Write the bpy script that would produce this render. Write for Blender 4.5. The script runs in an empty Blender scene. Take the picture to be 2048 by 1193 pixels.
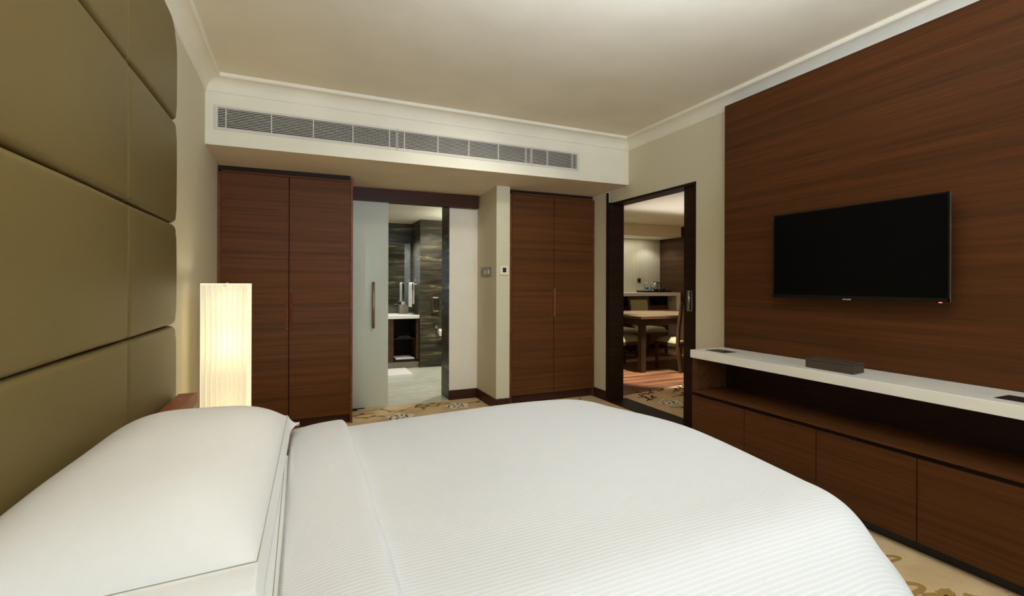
import bpy, bmesh, math, random
from mathutils import Vector, Matrix
random.seed(7)
S = bpy.context.scene
COL = S.collection
PI = math.pi

# ------------------------------------------------------------------ camera, world, lights, exposure
cam_d = bpy.data.cameras.new('camera'); cam = bpy.data.objects.new('camera', cam_d); COL.objects.link(cam)
cam_d.sensor_width = 36; cam_d.lens = 36 * 953.4 / 2048; cam_d.shift_y = -28.1 / 2048
cam_d.clip_start = 0.02; cam_d.clip_end = 60
cam.location = (0, 0, 1.2)
cam.rotation_euler = (Matrix.Rotation(-0.4175, 4, 'Z') @ Matrix.Rotation(PI / 2, 4, 'X') @ Matrix.Rotation(0.0032, 4, 'Z')).to_euler()
S.camera = cam
S.view_settings.view_transform = 'Standard'; S.view_settings.look = 'None'
S.view_settings.exposure = 0.0; S.view_settings.gamma = 1.0; S.view_settings.use_curve_mapping = False
w = bpy.data.worlds.new('sky'); S.world = w; w.use_nodes = True
w.node_tree.nodes['Background'].inputs[0].default_value = (0.75, 0.86, 1, 1)
w.node_tree.nodes['Background'].inputs[1].default_value = 0.6
S.cycles.use_denoising = True
S.cycles.max_bounces = 8; S.cycles.diffuse_bounces = 5; S.cycles.transmission_bounces = 8
S.cycles.sample_clamp_indirect = 4; S.cycles.caustics_reflective = False; S.cycles.caustics_refractive = True


def light(name, kind, loc, energy, color, size=.1, size_y=None, aim=None, spot=60, blend=.5):
    l = bpy.data.lights.new(name, kind); o = bpy.data.objects.new(name, l); COL.objects.link(o)
    o.location = loc; l.energy = energy; l.color = color
    if kind == 'AREA':
        l.shape = 'RECTANGLE'; l.size = size; l.size_y = size_y or size
    else:
        l.shadow_soft_size = size
    if kind == 'SPOT':
        l.spot_size = math.radians(spot); l.spot_blend = blend
    if aim is not None:
        o.rotation_euler = (Vector(aim) - Vector(loc)).to_track_quat('-Z', 'Y').to_euler()
    return o


NEUT = (.93, .97, 1.0)
light('assumed_window_daylight', 'AREA', (1.35, -4.38, 1.6), 150, (.68, .84, 1), 2.9, 1.9, aim=(1.3, 3, 1.3))  # daylight of an assumed window, unseen behind the camera
# added fill without a fixture, washing the ceiling above the bed
light('added_ceiling_fill', 'AREA', (1.05, .60, 1.95), 78, (.68, .80, 1), .8, .8, aim=(1.0, .95, 4))
# assumed ceiling downlights of the bedroom, bare lights without fittings
for (x, y) in ((1.0, 0.4), (1.9, 1.2)):
    light('assumed_bedroom_downlight', 'SPOT', (x, y, 2.58), 4, (.74, .87, 1), .06, aim=(x, y, 0), spot=125, blend=.9)
light('assumed_bedroom_downlight', 'SPOT', (1.25, 2.75, 2.58), 50, (.96, .95, .90), .06, aim=(1.2, 4.2, 0), spot=125, blend=.9)
# added bare warm light for an assumed near-side lamp, none built there
light('added_near_glow', 'POINT', (-.30, .05, 1.0), 1.6, (1, .80, .40), .08)
# added warm fill for headboard and pillows, no fitting there
light('added_warm_fill', 'SPOT', (.30, 1.25, 2.58), 20, (1, .82, .50), .05, aim=(-.5, 1.4, .95), spot=62, blend=1)
# assumed bathroom downlights, unseen bare spots
light('assumed_bath_downlight', 'SPOT', (1.2, 6.85, 2.09), 46, (1, 1, .90), .04, aim=(1.15, 7.0, 0), spot=115, blend=.6)
light('assumed_bath_downlight', 'SPOT', (1.75, 6.3, 2.09), 42, (1, 1, .88), .05, aim=(1.75, 6.6, 0), spot=130, blend=.7)
light('assumed_bath_downlight', 'SPOT', (1.95, 5.5, 2.09), 50, (.98, 1, .90), .05, aim=(1.8, 5.6, 0), spot=120, blend=.7)
light('added_bath_wash', 'AREA', (2.2, 5.9, 1.75), 8, (.98, 1, .92), 1.0, 1.0, aim=(2.2, 5.9, 3))  # added bare area light below the ceiling, shining up at it
# assumed dining room downlights, no fittings built
for (x, y, z, e, sp) in ((5.0, 5.75, 2.27, 420, 52), (4.25, 4.98, 2.27, 430, 40), (6.6, 5.2, 2.27, 200, 80), (6.3, 7.3, 2.08, 7, 130), (3.7, 3.7, 2.27, 2.5, 100)):
    light('assumed_dining_downlight', 'SPOT', (x, y, z), e, (.97, .97, .92), .03, aim=(x, y, 0), spot=sp, blend=.5)
light('added_niche_wash', 'AREA', (4.9, 7.36, 2.092), 9, (.97, .98, .90), 2.8, .1, aim=(4.9, 7.36, 0))  # added bare strip under the bulkhead, washing the niche wall
light('added_dining_wash', 'AREA', (5.0, 4.9, 1.9), 8, (.95, .96, .98), 1.6, 1.6, aim=(5.0, 4.6, 3))  # added area light without a fixture, brightening the dining ceiling


# ------------------------------------------------------------------ materials
def lin(r, g, b):
    f = lambda c: (c / 255) / 12.92 if c / 255 <= .04045 else ((c / 255 + .055) / 1.055) ** 2.4
    return (f(r), f(g), f(b), 1)


def base_mat(name, rough=.5, spec=.5, metal=0.0, color=(.5, .5, .5, 1)):
    m = bpy.data.materials.new(name); m.use_nodes = True
    nt = m.node_tree; b = nt.nodes['Principled BSDF']
    b.inputs['Roughness'].default_value = rough; b.inputs['Metallic'].default_value = metal
    b.inputs['Specular IOR Level'].default_value = spec
    b.inputs['Base Color'].default_value = color
    return m, nt, b


def N(nt, t, **kw):
    n = nt.nodes.new(t)
    for k, v in kw.items(): setattr(n, k, v)
    return n


def pos_noise(nt, scale, detail=4, rough=.5, nscale=1.0, distort=0.0, src='Position'):
    if src == 'Position':
        g = N(nt, 'ShaderNodeNewGeometry'); out = g.outputs['Position']
    else:
        g = N(nt, 'ShaderNodeTexCoord'); out = g.outputs[src]
    mp = N(nt, 'ShaderNodeMapping'); mp.inputs['Scale'].default_value = scale
    nt.links.new(out, mp.inputs[0])
    n = N(nt, 'ShaderNodeTexNoise'); n.inputs['Scale'].default_value = nscale
    n.inputs['Detail'].default_value = detail; n.inputs['Roughness'].default_value = rough
    n.inputs['Distortion'].default_value = distort
    nt.links.new(mp.outputs[0], n.inputs['Vector'])
    return n


def ramp(nt, src, stops):
    r = N(nt, 'ShaderNodeValToRGB'); e = r.color_ramp.elements
    while len(e) < len(stops): e.new(.5)
    for i, (p, c) in enumerate(stops): e[i].position = p; e[i].color = c
    nt.links.new(src, r.inputs[0]); return r


def mixc(nt, a, b, fac, mode='MIX'):
    m = N(nt, 'ShaderNodeMix', data_type='RGBA', blend_type=mode)
    for s, v in ((6, a), (7, b)):
        if hasattr(v, 'links'): nt.links.new(v, m.inputs[s])
        else: m.inputs[s].default_value = v
    if hasattr(fac, 'links'): nt.links.new(fac, m.inputs[0])
    else: m.inputs[0].default_value = fac
    return m.outputs[2]


def bump(nt, b, src, strength, dist):
    bp = N(nt, 'ShaderNodeBump'); bp.inputs['Strength'].default_value = strength; bp.inputs['Distance'].default_value = dist
    nt.links.new(src, bp.inputs['Height']); nt.links.new(bp.outputs[0], b.inputs['Normal'])


def wood(name, mid, sc, k=.28, rough=.5, spec=.12, src='Position', red=.05):
    """straight grained veneer: wide soft bands, medium streaks and fine pores, all about one tone"""
    m, nt, b = base_mat(name, rough, spec)
    sh = lambda f, r=0: (mid[0] * f * (1 + r), mid[1] * f, mid[2] * f * (1 - r), 1)
    n1 = pos_noise(nt, sc, 5, .6, 1.0, .12, src)
    n2 = pos_noise(nt, tuple(s * 6 for s in sc), 4, .65, 1.0, 0, src)
    n3 = pos_noise(nt, tuple(s * .22 for s in sc), 2, .5, 1.0, .1, src)
    r1 = ramp(nt, n1.outputs[0], [(.36, sh(1 - k, -red * .3)), (.50, sh(1)), (.66, sh(1 + k, red))])
    r2 = ramp(nt, n2.outputs[0], [(.36, (.70, .68, .66, 1)), (.56, (1.05, 1.04, 1.03, 1))])
    r3 = ramp(nt, n3.outputs[0], [(.35, (.92, .96, .98, 1)), (.65, (1.07, 1.02, .98, 1))])
    c = mixc(nt, r1.outputs[0], r2.outputs[0], .8, 'MULTIPLY')
    c = mixc(nt, c, r3.outputs[0], 1.0, 'MULTIPLY')
    nt.links.new(c, b.inputs['Base Color'])
    bump(nt, b, n2.outputs[0], .05, .001)
    return m


M = {}
M['wood_y'] = wood('walnut_grain_along_y', lin(80, 47, 23), (26, .3, 26), .16)
M['wood_x'] = wood('walnut_grain_along_x', lin(94, 57, 27), (.3, 26, 26), .18)
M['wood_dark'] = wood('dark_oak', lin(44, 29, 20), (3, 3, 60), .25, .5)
M['wood_base'] = wood('baseboard_wood', lin(66, 40, 28), (1, 1, 30), .15, .4)
M['wood_edge'] = wood('solid_edge_wood', lin(112, 66, 38), (2, 2, 12), .15, .38)
M['wood_ledge'] = wood('reddish_solid_wood', lin(146, 80, 46), (2, 2, 12), .12, .38)
M['wood_chair'] = wood('chair_wood', lin(84, 64, 46), (6, 6, 2), .15, .4, src='Object')
M['wood_table'] = wood('table_wood', lin(112, 92, 66), (.5, 12, 12), .2, .22, .6)
M['wood_brown'] = wood('brown_niche_veneer', lin(80, 58, 40), (9, .3, 12), .2)
M['wood_floor'] = wood('dining_floor_wood', lin(134, 90, 60), (.9, 11, 1), .8, .32, .5)


def plaster(name, c, rough=.7, var=.03, sc=3):
    m, nt, b = base_mat(name, rough, .2, 0, c)
    n = pos_noise(nt, (sc, sc, sc), 3)
    d = tuple(x * (1 - var) for x in c[:3]) + (1,); l = tuple(min(1, x * (1 + var)) for x in c[:3]) + (1,)
    nt.links.new(ramp(nt, n.outputs[0], [(.35, d), (.65, l)]).outputs[0], b.inputs['Base Color'])
    return m


def paper(name, c, var=.07, sc=(70, 70, 420), bs=.25):
    """woven wallcovering: fine speckle plus a fine weave relief"""
    m, nt, b = base_mat(name, .72, .25, 0, c)
    n = pos_noise(nt, sc, 4, .7)
    d = tuple(x * (1 - var) for x in c[:3]) + (1,); l = tuple(min(1, x * (1 + var)) for x in c[:3]) + (1,)
    nt.links.new(ramp(nt, n.outputs[0], [(.35, d), (.65, l)]).outputs[0], b.inputs['Base Color'])
    bump(nt, b, n.outputs[0], bs, .0015)
    return m


M['ceiling'] = plaster('ceiling_paint', lin(232, 222, 198))
M['white'] = plaster('white_paint', lin(236, 228, 206))
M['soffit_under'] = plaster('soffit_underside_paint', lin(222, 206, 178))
M['wallpaper'] = paper('beige_wallcovering', lin(214, 205, 176), .05, (300, 300, 110))
M['wallpaper_dining'] = paper('dining_striped_wallcovering', lin(204, 196, 168), .1, (60, 60, 1))
M['wall_cream'] = plaster('cream_wall_paint', lin(240, 232, 214))
M['wall_green'] = plaster('cool_white_wall_paint', lin(222, 228, 220))
M['hb'] = paper('olive_gold_upholstery', lin(106, 90, 52), .04, (900, 900, 900), .12)
M['hb'].node_tree.nodes['Principled BSDF'].inputs['Specular Tint'].default_value = (1, .82, .42, 1)
M['hb'].node_tree.nodes['Principled BSDF'].inputs['Roughness'].default_value = .46
M['hb'].node_tree.nodes['Principled BSDF'].inputs['Specular IOR Level'].default_value = .55
M['linen'] = paper('white_cotton', lin(224, 222, 220), .01, (40, 40, 40), .05)
M['stitch'] = plaster('grey_stitching', lin(150, 145, 128))
M['metal'] = base_mat('brushed_steel', .28, .5, 1, lin(190, 186, 178))[0]
M['chrome'] = base_mat('chrome', .12, .5, 1, lin(215, 215, 210))[0]
M['bronze'] = base_mat('bronze_handle', .42, .5, .8, lin(168, 138, 108))[0]
M['steel_plate'] = base_mat('steel_switch_plate', .42, .5, .85, lin(140, 130, 112))[0]
M['grille'] = plaster('grille_metal_paint', lin(216, 210, 194), .5)
M['black'] = base_mat('black_void', .8, .1, 0, (.004, .004, .004, 1))[0]
M['rubber'] = base_mat('black_plastic', .4, .4, 0, (.012, .012, .012, 1))[0]
M['screen'] = base_mat('tv_screen_glass', .35, .08, 0, (.0015, .0015, .0015, 1))[0]
M['bezel'] = base_mat('tv_bezel', .4, .25, 0, (.003, .003, .003, 1))[0]
M['stone_top'] = plaster('white_solid_surface', lin(240, 237, 228), .35, .015)
M['stone_top'].node_tree.nodes['Principled BSDF'].inputs['Specular IOR Level'].default_value = .5
M['leather'] = paper('brown_leather', lin(70, 58, 46), .08, (200, 200, 200), .2)
M['print_white'] = plaster('silver_print', lin(225, 225, 225))
M['mirror'] = base_mat('mirror_glass', .02, .5, 1, (.75, .78, .76, 1))[0]
M['chair_fabric'] = paper('chair_fabric', lin(176, 168, 128), .05, (300, 300, 300), .2)
M['terry'] = paper('terry_towel', lin(240, 238, 230), .04, (250, 250, 250), .6)
M['paper_white'] = plaster('tissue_paper', lin(238, 236, 228))
M['bottle_label'] = plaster('bottle_label', lin(120, 150, 180))


def stone(name, cols, sc, rough, fine=.6):
    m, nt, b = base_mat(name, rough, .5)
    n = pos_noise(nt, sc, 8, .68, 1.0, .9)
    n2 = pos_noise(nt, tuple(s * 6 for s in sc), 6, .7, 1, .6)
    r = ramp(nt, n.outputs[0], cols)
    r2 = ramp(nt, n2.outputs[0], [(.35, (.55, .55, .52, 1)), (.62, (1.15, 1.15, 1.12, 1))])
    nt.links.new(mixc(nt, r.outputs[0], r2.outputs[0], fine, 'MULTIPLY'), b.inputs['Base Color'])
    return m


M['travertine'] = stone('dark_veined_travertine', [(.32, lin(34, 32, 24)), (.47, lin(66, 60, 46)), (.58, lin(90, 82, 62)), (.68, lin(176, 162, 120))], (1.3, 1.3, 13), .45)
M['marble_floor'] = stone('pale_marble_floor', [(.3, lin(206, 204, 186)), (.55, lin(226, 224, 208)), (.75, lin(184, 180, 158))], (1.2, 2.6, 2), .25, .3)
M['toe_stone'] = stone('grey_stone_plinth', [(.3, lin(120, 112, 92)), (.7, lin(150, 142, 120))], (2, 2, 6), .4, .3)


def carpet_mat():
    m, nt, b = base_mat('cream_carpet', .95, .05)
    n = pos_noise(nt, (3, 3, 3), 5, .6)
    n2 = pos_noise(nt, (260, 260, 260), 3, .7)
    r = ramp(nt, n.outputs[0], [(.3, lin(200, 168, 124)), (.5, lin(216, 187, 145)), (.7, lin(224, 196, 152))])
    r2 = ramp(nt, n2.outputs[0], [(.3, (.86, .85, .84, 1)), (.65, (1.05, 1.05, 1.05, 1))])
    nt.links.new(mixc(nt, r.outputs[0], r2.outputs[0], .9, 'MULTIPLY'), b.inputs['Base Color'])
    bump(nt, b, n2.outputs[0], .5, .003)
    return m


M['carpet'] = carpet_mat()
M['car_brown'] = plaster('carpet_brown_yarn', lin(92, 58, 46), .95)
M['car_olive'] = plaster('carpet_olive_yarn', lin(160, 128, 70), .95)
M['car_cream'] = plaster('carpet_ivory_yarn', lin(236, 226, 204), .95)


def duvet_mat():
    m, nt, b = base_mat('ribbed_white_duvet_cotton', .78, .2, 0, lin(226, 225, 226))
    tc = N(nt, 'ShaderNodeUVMap'); sp = N(nt, 'ShaderNodeSeparateXYZ'); nt.links.new(tc.outputs[0], sp.inputs[0])
    nz = pos_noise(nt, (5, 5, 5), 2)
    ma = N(nt, 'ShaderNodeMath', operation='MULTIPLY_ADD'); nt.links.new(nz.outputs[0], ma.inputs[0]); ma.inputs[1].default_value = .006
    nt.links.new(sp.outputs[1], ma.inputs[2])
    mu = N(nt, 'ShaderNodeMath', operation='MULTIPLY'); nt.links.new(ma.outputs[0], mu.inputs[0]); mu.inputs[1].default_value = 2 * PI / .0105
    si = N(nt, 'ShaderNodeMath', operation='SINE'); nt.links.new(mu.outputs[0], si.inputs[0])
    bump(nt, b, si.outputs[0], .12, .001)
    c = ramp(nt, si.outputs[0], [(0, lin(220, 219, 221)), (1, lin(230, 229, 231))])
    nt.links.new(c.outputs[0], b.inputs['Base Color'])
    return m


M['duvet'] = duvet_mat()


def glass_mat(name, col, frost):
    m = bpy.data.materials.new(name); m.use_nodes = True; nt = m.node_tree; nt.nodes.clear()
    out = N(nt, 'ShaderNodeOutputMaterial'); g = N(nt, 'ShaderNodeBsdfPrincipled')
    g.inputs['Base Color'].default_value = col; g.inputs['Roughness'].default_value = frost
    g.inputs['Transmission Weight'].default_value = 1; g.inputs['IOR'].default_value = 1.1 if frost > .1 else 1.33
    nt.links.new(g.outputs[0], out.inputs[0])
    return m


M['glass'] = glass_mat('clear_glass', (.92, .96, .97, 1), .02)


def frosted():
    m = bpy.data.materials.new('frosted_glass'); m.use_nodes = True; nt = m.node_tree; nt.nodes.clear()
    out = N(nt, 'ShaderNodeOutputMaterial')
    tr = N(nt, 'ShaderNodeBsdfRefraction'); tr.inputs['Color'].default_value = (.80, .86, .80, 1); tr.inputs['Roughness'].default_value = .5; tr.inputs['IOR'].default_value = 1.12
    df = N(nt, 'ShaderNodeBsdfTranslucent'); df.inputs['Color'].default_value = (.90, .90, .80, 1)
    d2 = N(nt, 'ShaderNodeBsdfDiffuse'); d2.inputs['Color'].default_value = (.86, .88, .78, 1)
    gl = N(nt, 'ShaderNodeBsdfGlossy'); gl.inputs['Roughness'].default_value = .5
    tp = N(nt, 'ShaderNodeBsdfTransparent'); tp.inputs['Color'].default_value = (.80, .87, .82, 1)
    a = N(nt, 'ShaderNodeMixShader'); a.inputs[0].default_value = .45; nt.links.new(df.outputs[0], a.inputs[1]); nt.links.new(d2.outputs[0], a.inputs[2])
    c = N(nt, 'ShaderNodeMixShader'); c.inputs[0].default_value = .86; nt.links.new(tr.outputs[0], c.inputs[1]); nt.links.new(a.outputs[0], c.inputs[2])
    e = N(nt, 'ShaderNodeMixShader'); e.inputs[0].default_value = .04; nt.links.new(c.outputs[0], e.inputs[1]); nt.links.new(gl.outputs[0], e.inputs[2])
    nt.links.new(e.outputs[0], out.inputs[0])
    return m


M['frosted'] = frosted()


def shade_mat(name, emit, col):
    """thin pleated fabric: translucent, lit from the bulbs inside plus some added glow"""
    m = bpy.data.materials.new(name); m.use_nodes = True; nt = m.node_tree; nt.nodes.clear()
    out = N(nt, 'ShaderNodeOutputMaterial')
    t = N(nt, 'ShaderNodeBsdfTranslucent'); t.inputs[0].default_value = col
    d = N(nt, 'ShaderNodeBsdfDiffuse'); d.inputs[0].default_value = col
    mx = N(nt, 'ShaderNodeMixShader'); mx.inputs[0].default_value = .5
    nt.links.new(t.outputs[0], mx.inputs[1]); nt.links.new(d.outputs[0], mx.inputs[2])
    e = N(nt, 'ShaderNodeEmission'); e.inputs[0].default_value = (1, .86, .60, 1); e.inputs[1].default_value = emit
    ad = N(nt, 'ShaderNodeAddShader'); nt.links.new(mx.outputs[0], ad.inputs[0]); nt.links.new(e.outputs[0], ad.inputs[1])
    nt.links.new(ad.outputs[0], out.inputs[0])
    return m


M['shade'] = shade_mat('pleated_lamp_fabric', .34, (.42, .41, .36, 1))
M['shade_rib'] = shade_mat('lamp_fabric_added_glow', .62, (.55, .53, .46, 1))  # paler copy of the fabric, bright folds put in by stronger emission
M['led'] = base_mat('red_standby_light', .5)[0]
_b = M['led'].node_tree.nodes['Principled BSDF']; _b.inputs['Emission Color'].default_value = (1, .1, .08, 1); _b.inputs['Emission Strength'].default_value = 1.5


# ------------------------------------------------------------------ mesh helpers
class G:
    """collects geometry in world coordinates, links it as ONE mesh object"""
    def __init__(self): self.bm = bmesh.new(); self.uv = None

    def box(self, x0, x1, y0, y1, z0, z1):
        vs = [self.bm.verts.new((x, y, z)) for x in (x0, x1) for y in (y0, y1) for z in (z0, z1)]
        for f in ((0, 1, 3, 2), (4, 6, 7, 5), (0, 4, 5, 1), (2, 3, 7, 6), (0, 2, 6, 4), (1, 5, 7, 3)):
            self.bm.faces.new([vs[i] for i in f])
        return self

    def hexa(self, P):
        """8 points: bottom ring 4, top ring 4"""
        vs = [self.bm.verts.new(p) for p in P]
        for f in ((0, 3, 2, 1), (4, 5, 6, 7), (0, 1, 5, 4), (1, 2, 6, 5), (2, 3, 7, 6), (3, 0, 4, 7)):
            self.bm.faces.new([vs[i] for i in f])
        return self

    def prism(self, pts, z0, z1):
        a = [self.bm.verts.new((x, y, z0)) for x, y in pts]; b = [self.bm.verts.new((x, y, z1)) for x, y in pts]
        n = len(pts); self.bm.faces.new(a[::-1]); self.bm.faces.new(b)
        for i in range(n): self.bm.faces.new((a[i], a[(i + 1) % n], b[(i + 1) % n], b[i]))
        return self

    def grid(self, nu, nv, fn, uvfn=None, wrap=False):
        V = [[self.bm.verts.new(fn(i / nu, j / nv)) for j in range(nv + 1)] for i in range(nu + 1)]
        lay = self.bm.loops.layers.uv.verify() if uvfn else None
        for i in range(nu):
            for j in range(nv):
                f = self.bm.faces.new((V[i][j], V[i + 1][j], V[i + 1][j + 1], V[i][j + 1]))
                if lay:
                    for l, (a, c) in zip(f.loops, ((i, j), (i + 1, j), (i + 1, j + 1), (i, j + 1))):
                        l[lay].uv = uvfn(a / nu, c / nv)
        return V

    def tube(self, pts, r, n=8, caps=True):
        pts = [Vector(p) for p in pts]; rings = []
        for i, p in enumerate(pts):
            t = (pts[min(i + 1, len(pts) - 1)] - pts[max(i - 1, 0)]).normalized()
            a = t.cross(Vector((0, 0, 1)));
            if a.length < .05: a = t.cross(Vector((1, 0, 0)))
            a.normalize(); b = t.cross(a)
            rr = r[i] if isinstance(r, (list, tuple)) else r
            rings.append([self.bm.verts.new(p + (a * math.cos(2 * PI * k / n) + b * math.sin(2 * PI * k / n)) * rr) for k in range(n)])
        for i in range(len(rings) - 1):
            for k in range(n):
                self.bm.faces.new((rings[i][k], rings[i][(k + 1) % n], rings[i + 1][(k + 1) % n], rings[i + 1][k]))
        if caps:
            self.bm.faces.new(rings[0][::-1]); self.bm.faces.new(rings[-1])
        return self

    def lathe(self, prof, cx, cy, n=20):
        rings = [[self.bm.verts.new((cx + r * math.cos(2 * PI * k / n), cy + r * math.sin(2 * PI * k / n), z)) for k in range(n)] for r, z in prof]
        for i in range(len(rings) - 1):
            for k in range(n):
                self.bm.faces.new((rings[i][k], rings[i][(k + 1) % n], rings[i + 1][(k + 1) % n], rings[i + 1][k]))
        self.bm.faces.new(rings[0][::-1]); self.bm.faces.new(rings[-1])
        return self

    def obj(self, name, mat, parent=None, bevel=0, seg=2, smooth=False, sub=0, **props):
        me = bpy.data.meshes.new(name)
        bmesh.ops.recalc_face_normals(self.bm, faces=self.bm.faces)
        root = parent
        off = Vector((0, 0, 0))
        while root is not None:
            off += root.location; root = root.parent
        for v in self.bm.verts: v.co -= off
        self.bm.to_mesh(me); self.bm.free()
        me.materials.append(mat if not isinstance(mat, str) else M[mat])
        if smooth:
            for p in me.polygons: p.use_smooth = True
        o = bpy.data.objects.new(name, me); COL.objects.link(o); o.parent = parent
        if bevel:
            md = o.modifiers.new('bevel', 'BEVEL'); md.width = bevel; md.segments = seg; md.limit_method = 'ANGLE'; md.angle_limit = .6
            md.harden_normals = False
        if sub:
            md = o.modifiers.new('sub', 'SUBSURF'); md.levels = sub; md.render_levels = sub
        for k, v in props.items(): o[k] = v
        return o


def BX(name, mat, parent, *b, bevel=.0015, **props):
    g = G()
    bs = b if isinstance(b[0], (tuple, list)) else [b]
    for q in bs: g.box(*q)
    return g.obj(name, mat, parent, bevel=bevel, **props)


def thing(name, label, cat, loc, group=None, rz=0):
    o = bpy.data.objects.new(name, None); COL.objects.link(o); o.location = loc; o.rotation_euler = (0, 0, rz)
    o.empty_display_size = .1
    o['label'] = label; o['category'] = cat
    if group: o['group'] = group
    return o


def struct(o, label=None):
    o['kind'] = 'structure'
    if label: o['label'] = label
    return o


def tag(o, label, cat, group=None):
    o['label'] = label; o['category'] = cat
    if group: o['group'] = group
    return o


def dup(root, loc, rz, label, group=None):
    r = root.copy(); COL.objects.link(r); r.location = loc; r.rotation_euler = (0, 0, rz); r['label'] = label
    if group: r['group'] = group

    def rec(src, dst):
        for ch in list(src.children):
            c = ch.copy(); COL.objects.link(c); c.parent = dst; rec(ch, c)
    rec(root, r)
    return r


# ------------------------------------------------------------------ room shell
XL, XR, YS, YN = -.593, 2.918, 3.786, -4.5
YB, ZC, ZK = 4.761, 2.605, 2.4996
XB, YBL = 1.711, 4.225            # side and front of the block between bathroom door and right wardrobe
XE = 3.06                         # far side of the right wall's thickness
floor = struct(BX('floor', 'carpet', None, (XL - .1, XE + .01, YN - .1, 4.77, -.05, 0), (XE + .005, 4.3, 2.0, 4.1, -.05, 0), bevel=0))
# dining carpet strip edge follows the wood floor edge
g = G(); g.prism([(XE, 4.1), (4.3, 4.1), (4.3, 4.40), (XE, 4.18)], -.05, 0); g.obj('carpet_strip', 'carpet', floor)
struct(BX('ceiling', 'ceiling', None, XL - .1, XR + .1, YN - .1, YS + .1, ZC, ZC + .05, bevel=0))
wl = struct(BX('wall_left', 'wallpaper', None, XL - .12, XL, YN - .1, 5.0, 0, 2.65, bevel=0))
OY0, OY1, OZ = 2.919, 4.065, 2.036
struct(BX('wall_right', 'wallpaper', None, (XR, XE, YN - .1, OY0, 0, 2.65), (XR, XE, OY1, 4.9, 0, 2.65), (XR, XE, OY0, OY1, OZ, 2.65), bevel=0))
# near wall with an assumed window (unseen, behind the camera)
struct(BX('wall_near', 'wallpaper', None, (XL, -.1, YN - .12, YN, 0, 2.65), (2.8, XR, YN - .12, YN, 0, 2.65), (-.1, 2.8, YN - .12, YN, 0, .5), (-.1, 2.8, YN - .12, YN, 2.45, 2.65), bevel=0))
win = struct(BX('window_1', 'white', None, (-.1, 2.8, YN - .1, YN - .04, .5, .56), (-.1, 2.8, YN - .1, YN - .04, 2.39, 2.45), (-.1, -.04, YN - .1, YN - .04, .5, 2.45), (2.74, 2.8, YN - .1, YN - .04, .5, 2.45), (1.32, 1.38, YN - .1, YN - .04, .5, 2.45)))
# bathroom front wall
BX0, BX1 = .566, 1.400
struct(BX('wall_far', 'wall_cream', None, (XL, BX0, YB, 4.95, 0, 2.65), (BX1, XB + .3, YB, 4.95, 0, 2.65), (BX0, BX1, YB, 4.95, 2.10, 2.65), bevel=0))
# wardrobe niche backs and the block carrying the thermostat
struct(BX('wall_block', 'wallpaper', None, (XB, 1.8515, YBL, YB + .1, 0, 2.3), bevel=.003), 'narrow wallpapered block between bathroom door and right wardrobe')
struct(BX('wall_back', 'wallpaper', None, (1.851, XR, 4.75, 4.9, 0, 2.4), bevel=0))
struct(BX('wall_return', 'wallpaper', None, (2.885, XR + .002, 4.10, 4.8, 0, 2.3), bevel=0))
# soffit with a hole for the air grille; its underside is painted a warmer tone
GX0, GX1, GZ0, GZ1 = -.541, 2.351, 2.246, 2.414


def zs(x, y): return 2.142 + .026 * (x - XL) / 3.5 - .026 * (y - YS) / .6


g = G()
cuts = [(XL, GX0, 0, ZK + .12), (GX1, XR, 0, ZK + .12), (GX0, GX1, GZ1, ZK + .12), (GX0, GX1, 0, GZ0)]
for x0, x1, z0, z1 in cuts:
    n = 1 if z0 == 0 else 0
    a0 = zs(x0, YS) if z0 == 0 else z0; a1 = zs(x1, YS) if z0 == 0 else z0
    g.hexa([(x0, YS, a0), (x1, YS, a1), (x1, YS + .05, a1), (x0, YS + .05, a0), (x0, YS, z1), (x1, YS, z1), (x1, YS + .05, z1), (x0, YS + .05, z1)])
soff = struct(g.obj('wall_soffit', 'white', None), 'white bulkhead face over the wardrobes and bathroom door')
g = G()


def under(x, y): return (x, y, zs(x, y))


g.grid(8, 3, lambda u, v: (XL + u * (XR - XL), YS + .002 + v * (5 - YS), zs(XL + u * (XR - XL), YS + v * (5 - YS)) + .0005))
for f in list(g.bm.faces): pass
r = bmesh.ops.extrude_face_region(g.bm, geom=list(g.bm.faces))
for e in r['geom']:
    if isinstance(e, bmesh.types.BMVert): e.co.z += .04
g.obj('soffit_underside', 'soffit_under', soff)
BX('grille_dark_backing', 'black', soff, (GX0 - .02, GX1 + .02, YS + .045, YS + .06, 2.2, 2.46), (GX0 - .02, GX1 + .02, YS + .05, YS + .14, 2.44, 2.46), (GX0 - .02, GX1 + .02, YS + .05, YS + .14, 2.2, 2.22), bevel=0)  # black sheets close behind the slats, painting in the cavity's shade
# cove moulding round the ceiling: profile (offset from the wall, z)
prof = [(0, ZK), (.006, ZK), (.008, ZK + .004)]
for i in range(9):
    a = i / 8 * PI / 2
    prof.append((.010 + .082 * (1 - math.cos(a)), ZK + .006 + .074 * math.sin(a)))
prof += [(.096, ZK + .082), (.099, ZK + .084), (.099, ZC + .001)]
g = G()
cor = [(XL, YN, 1, 1), (XL, YS, 1, -1), (XR, YS, -1, -1), (XR, YN, -1, 1)]
rings = [[g.bm.verts.new((x + sx * o, y + sy * o, z)) for o, z in prof] for x, y, sx, sy in cor]
for i in range(4):
    a, b = rings[i], rings[(i + 1) % 4]
    for k in range(len(prof) - 1): g.bm.faces.new((a[k], a[k + 1], b[k + 1], b[k]))
struct(g.obj('trim_1', 'white', None), 'white cove moulding around the ceiling')
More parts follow.
